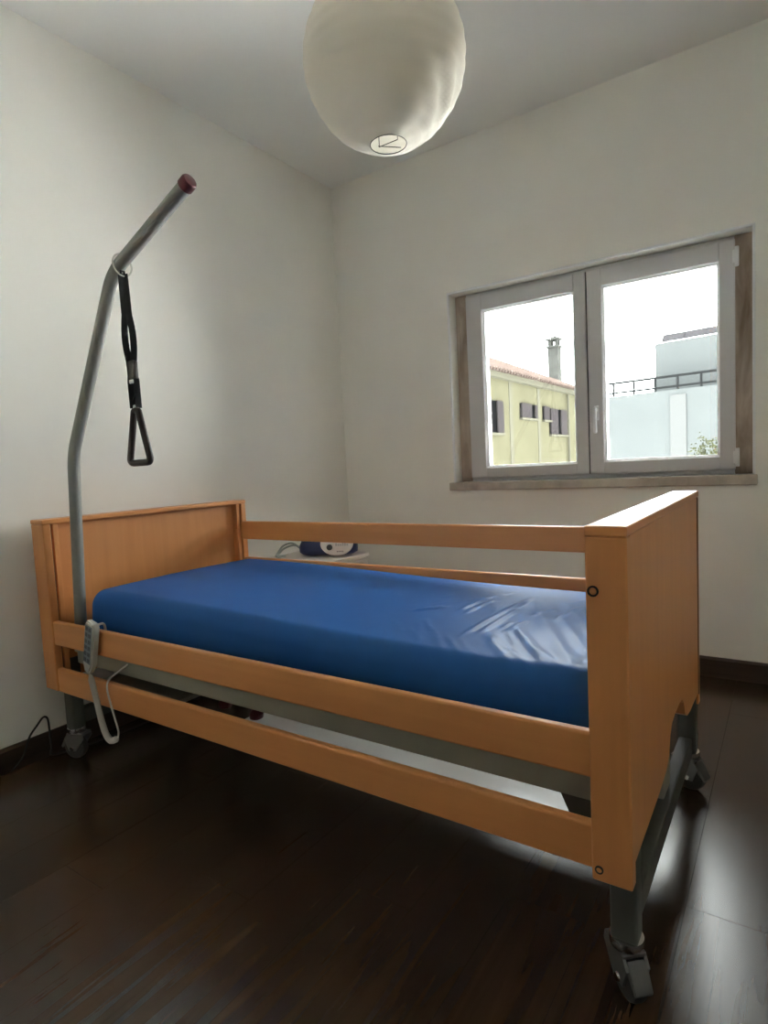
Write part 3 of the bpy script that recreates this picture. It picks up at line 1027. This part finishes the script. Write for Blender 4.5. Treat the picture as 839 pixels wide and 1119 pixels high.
tube(bm, [(LC.x - rr * 0.6, LC.y, zb_ + 0.004), (LC.x + rr * 0.6, LC.y, zb_ + 0.004)], 0.0013, 6)
tube(bm, [(LC.x - rr * 0.6, LC.y - rr * 0.1, zb_ + 0.004), (LC.x + rr * 0.3, LC.y + rr * 0.8, zb_ + 0.004)], 0.0013, 6)
obj('wire_stretcher', bm, WIRE, lt)
obj('lamp_cord', tube(B(), [(LC.x, LC.y, LC.z + 0.10), (LC.x, LC.y, HC - 0.03)], 0.003, 8), WHITEFURN, lt)
obj('lamp_holder', lathe(B(), (LC.x, LC.y, LC.z + 0.04), [(0.018, 0), (0.020, 0.01), (0.020, 0.05), (0.008, 0.07)], 2, 16), WHITEFURN, lt, True)
obj('bulb', lathe(B(), (LC.x, LC.y, LC.z - 0.055), [(0.001, 0), (0.018, 0.004), (0.028, 0.02), (0.030, 0.035), (0.022, 0.06), (0.014, 0.08), (0.013, 0.10)], 2, 20), BEAD, lt, True)
obj('ceiling_rose', lathe(B(), (LC.x, LC.y, HC - 0.032), [(0.012, 0), (0.045, 0.008), (0.050, 0.032)], 2, 24), WHITEFURN, lt, True)

# ================================================================ outside the window
GZ = -3.4
tag(obj('outside_ground', box(B(), -70, 70, -60, 120, GZ - 0.1, GZ), GROUND), 'pale ground outside, below the window', 'ground', kind='structure')

# ---- yellow house: its long wall runs through two eave points of the same height
EZ = 4.1
p1, p2 = at_z(533, 403, EZ), at_z(626, 426, EZ)
ux = (p2 - p1)
ux.z = 0
ux.normalize()
uy = Vector((-ux.y, ux.x, 0))           # away from the viewer
if uy.dot(_f) < 0:
    uy = -uy
h0 = p1 - ux * 3.0


def loc_to_world(s, d, z):
    return Vector((h0.x, h0.y, 0)) + ux * s + uy * d + Vector((0, 0, z))


def hbox(bm, s0, s1, d0, d1, z0, z1):
    vs = [bm.verts.new(loc_to_world(s, d, z)) for z in (z0, z1) for d in (d0, d1) for s in (s0, s1)]
    for f in [(0, 2, 3, 1), (4, 5, 7, 6), (0, 1, 5, 4), (2, 6, 7, 3), (0, 4, 6, 2), (1, 3, 7, 5)]:
        bm.faces.new([vs[i_] for i_ in f])
    bmesh.ops.recalc_face_normals(bm, faces=bm.faces)
    return bm


def hs(px, py):
    p = at_plane(px, py, h0, uy)
    return (p - h0).dot(ux), p.z


S_END = hs(634, 430)[0]
DEP = 8.0
base = loc_to_world(S_END / 2, DEP / 2, GZ)
yh = thing('yellow_house', base, 'yellow rendered house with a tiled roof and tall chimney, seen through the left pane', 'house')
obj('house_wall', hbox(B(), 0, S_END, 0, DEP, GZ, EZ - 0.10), HOUSE_Y, yh)
obj('eave_trim', hbox(B(), -0.05, S_END + 0.2, -0.22, DEP + 0.2, EZ - 0.26, EZ - 0.08), HOUSE_T, yh)
# hipped roof
bm = B()
e_ = 0.42
c4 = [loc_to_world(-e_, -e_, EZ - 0.08), loc_to_world(S_END + e_, -e_, EZ - 0.08), loc_to_world(S_END + e_, DEP + e_, EZ - 0.08), loc_to_world(-e_, DEP + e_, EZ - 0.08)]
rz_ = EZ + 2.0
rg = [loc_to_world(-e_, DEP / 2, rz_), loc_to_world(max(S_END - 3.2, 1), DEP / 2, rz_)]
v4 = [bm.verts.new(p) for p in c4]
vr = [bm.verts.new(p) for p in rg]
for f in ((v4[0], v4[1], vr[1], vr[0]), (v4[1], v4[2], vr[1]), (v4[2], v4[3], vr[0], vr[1]), (v4[3], v4[0], vr[0]), (v4[3], v4[2], v4[1], v4[0])):
    bm.faces.new(f)
bmesh.ops.recalc_face_normals(bm, faces=bm.faces)
rf = obj('roof', bm, ROOF, yh)
# rows of rounded cover tiles on the slope facing the window
bm = B()
s_ = -e_ + 0.1
while s_ < S_END + e_ - 0.05:
    d_top = DEP / 2
    lim = max(S_END - 3.2, 1)
    if s_ > lim:
        d_top = -e_ + (DEP / 2 + e_) * (S_END + e_ - s_) / (S_END + e_ - lim)
    zz = EZ - 0.08 + (rz_ - EZ + 0.08) * (d_top + e_) / (DEP / 2 + e_)
    tube(bm, [loc_to_world(s_, -e_ - 0.02, EZ - 0.07), loc_to_world(s_, d_top, zz + 0.01)], 0.075, 6)
    s_ += 0.24
tag(obj('roof_tiles', bm, ROOF, rf), kind='stuff')


def hwin(x0_, x1_, y0_, y1_, shutters):
    s0, zt = hs(x0_, y0_)
    s1, _ = hs(x1_, y0_)
    zb = hs((x0_ + x1_) / 2, y1_)[1]
    wn = obj('house_window', hbox(B(), s0, s1, -0.03, 0.05, zb, zt), DARKWIN, yh)
    obj('window_sill', hbox(B(), s0 - 0.06, s1 + 0.06, -0.12, 0.02, zb - 0.08, zb), HOUSE_T, wn)
    for (a, c) in shutters:
        sa, sb = s0 + (s1 - s0) * a, s0 + (s1 - s0) * c
        obj('shutter', hbox(B(), sa, sb, -0.10, -0.05, zb, zt), SHUT, wn)


hwin(527, 547, 436, 473, ((0.66, 1.0), (0.0, 0.35)))
hwin(567.5, 584.5, 440.5, 457, ((0.0, 0.62), (0.86, 1.0)))
hwin(592.3, 599.5, 444, 459, ((0.0, 0.75),))
hwin(599.5, 617, 446.5, 475, ((0.0, 0.42), (0.62, 1.0)))
for px_ in (558, 588.5):
    s_, _z = hs(px_, 450)
    obj('pilaster', hbox(B(), s_ - 0.14, s_ + 0.14, -0.02, 0.02, GZ, EZ - 0.26), HOUSE_T, yh)
s_, _z = hs(617.8, 450)
obj('drain_pipe', tube(B(), [loc_to_world(s_ + 0.1, -0.10, GZ), loc_to_world(s_ + 0.1, -0.10, EZ - 0.3)], 0.05, 8), HOUSE_T, yh)
# chimney standing on the roof
cb_ = at_plane(612, 420, h0 + uy * 1.6, uy)
cs = (cb_ - h0).dot(ux)
cz1 = at_plane(612, 380, h0 + uy * 1.6, uy).z
cz2 = at_plane(612, 369, h0 + uy * 1.6, uy).z
hw = 0.26
cm = obj('chimney', hbox(B(), cs - hw, cs + hw, 1.6, 1.6 + 2 * hw, EZ + 0.1, cz1), CHIM, yh)
obj('chimney_collar', hbox(B(), cs - hw - 0.08, cs + hw + 0.08, 1.52, 1.68 + 2 * hw, cz1, cz1 + 0.09), CHIM, cm)
for sx, sy in ((-1, 0), (1, 0), (-1, 1), (1, 1)):
    a = cs + sx * (hw - 0.09)
    q = 1.6 + 0.09 + sy * (2 * hw - 0.18)
    obj('chimney_pier', hbox(B(), a - 0.07, a + 0.07, q - 0.07, q + 0.07, cz1 + 0.09, cz2 - 0.12), CHIM, cm)
bm = hbox(B(), cs - hw - 0.09, cs + hw + 0.09, 1.51, 1.69 + 2 * hw, cz2 - 0.13, cz2 - 0.05)
hbox(bm, cs - hw + 0.12, cs + hw - 0.12, 1.72, 1.48 + 2 * hw, cz2 - 0.05, cz2 + 0.05)
obj('chimney_cap', bm, CHIM, cm)

# ---- white building with a roof terrace
TZ = 5.1
q1, q2 = at_z(665, 434, TZ), at_z(781, 420.5, TZ)
h0 = Vector(q1)
ux = q2 - q1
ux.z = 0
LW = ux.length
ux.normalize()
uy = Vector((-ux.y, ux.x, 0))
if uy.dot(_f) < 0:
    uy = -uy
h0 = h0 - ux * 0.15
S1 = LW + 7
wb = thing('white_building', loc_to_world(S1 / 2, 5, GZ), 'white flat-roofed building with a railed terrace, seen through the right pane', 'building')
obj('terrace_block', hbox(B(), 0, S1, 0, 10, GZ, TZ), WHITEB, wb)
sp0, sp1 = hs(732.5, 460)[0], hs(750, 460)[0]
obj('wall_strip', hbox(B(), sp0, sp1, -0.08, 0.02, GZ, TZ - 0.35), WHITEB2, wb)
UB = 2.0
pu = at_plane(715.5, 376, h0 + uy * UB, uy)
us0 = (pu - h0).dot(ux)
ub = obj('upper_block', hbox(B(), us0, S1, UB, 9.5, TZ, pu.z), WHITEB, wb)
rail_h = at_plane(723, 411, h0, uy).z - TZ
rl = obj('terrace_railing', hbox(B(), 0.05, S1, 0.0, 0.11, TZ + rail_h - 0.15, TZ + rail_h), RAILM, wb)
obj('lower_rail', hbox(B(), 0.05, S1, 0.02, 0.09, TZ + 0.16, TZ + 0.29), RAILM, rl)
ss = [hs(v, 415)[0] for v in (669.6, 692.7, 716.4, 740.3, 765.7)]
step = (ss[-1] - ss[0]) / 4
for k in range(int((S1 - ss[0]) / step)):
    a = ss[0] + k * step
    obj('rail_post', hbox(B(), a - 0.06, a + 0.06, 0.0, 0.11, TZ, TZ + rail_h - 0.15), RAILM, rl)
for (xa, xb_, ya_, yb2) in ((721, 748, 365.5, 374), (745, 772, 363, 371.5), (769, 796, 360.5, 369)):
    D0, D1 = UB + 0.5, UB + 1.2
    A = at_plane(xa + 1.5, yb2, h0 + uy * D0, uy)
    Bp = at_plane(xb_, yb2 - 2.2, h0 + uy * D0, uy)
    a0, a1 = (A - h0).dot(ux), (Bp - h0).dot(ux)
    zl = pu.z + 0.18
    zh_ = zl + 0.55
    bm = B()
    vs = [bm.verts.new(loc_to_world(s, d, z)) for (s, d, z) in ((a0, D0, zl), (a1, D0, zl), (a1 - 0.1, D1, zh_), (a0 - 0.1, D1, zh_), (a0, D0, zl - 0.06), (a1, D0, zl - 0.06), (a1 - 0.1, D1, zh_ - 0.06), (a0 - 0.1, D1, zh_ - 0.06))]
    for f in ((0, 1, 2, 3), (7, 6, 5, 4), (0, 4, 5, 1), (1, 5, 6, 2), (2, 6, 7, 3), (3, 7, 4, 0)):
        bm.faces.new([vs[i_] for i_ in f])
    bmesh.ops.recalc_face_normals(bm, faces=bm.faces)
    pn = obj('solar_panel', bm, SOLAR, wb)
    for a in (a0 + 0.2, a1 - 0.2):
        obj('panel_leg', hbox(B(), a - 0.03, a + 0.03, D1 - 0.1, D1 - 0.04, pu.z, zh_ - 0.1), RAILM, pn)
        obj('panel_leg', hbox(B(), a - 0.03, a + 0.03, D0 + 0.02, D0 + 0.08, pu.z, zl), RAILM, pn)

# ---- leafy treetop at the lower right of the right pane
tcen = CAM + ray(778, 492) * 12.0
tr_ = thing('leafy_tree', (tcen.x, tcen.y, GZ), 'olive-green treetop at the bottom corner of the right pane', 'tree')
obj('trunk', tube(B(), [(tcen.x, tcen.y, GZ), (tcen.x + 0.05, tcen.y, -1.2), (tcen.x, tcen.y, tcen.z - 0.2)], 0.1, 10, radii=[0.14, 0.10, 0.03]), BARK, tr_, True)
random.seed(21)
bm = B()
tips = [Vector((random.gauss(0, 0.30), random.gauss(0, 0.30), random.uniform(-0.3, 0.36))) for _ in range(46)]
for tpv in tips:
    if tpv.x < -0.25:
        tpv.z -= 0.15
    tp0 = tcen + Vector((0, 0, -0.7))
    for k in range(34):
        t = random.uniform(0.35, 1.0)
        c = tp0.lerp(tcen + tpv, t) + Vector((random.gauss(0, 0.045), random.gauss(0, 0.045), random.gauss(0, 0.045)))
        d = Vector((random.gauss(0, 1), random.gauss(0, 1), random.gauss(0.4, 1))).normalized()
        s_ = d.orthogonal().normalized() * 0.016
        ln = random.uniform(0.05, 0.085)
        vs = [bm.verts.new(c), bm.verts.new(c + d * ln * 0.5 + s_), bm.verts.new(c + d * ln), bm.verts.new(c + d * ln * 0.5 - s_)]
        bm.faces.new(vs)
tag(obj('foliage', bm, LEAF, tr_), kind='stuff')
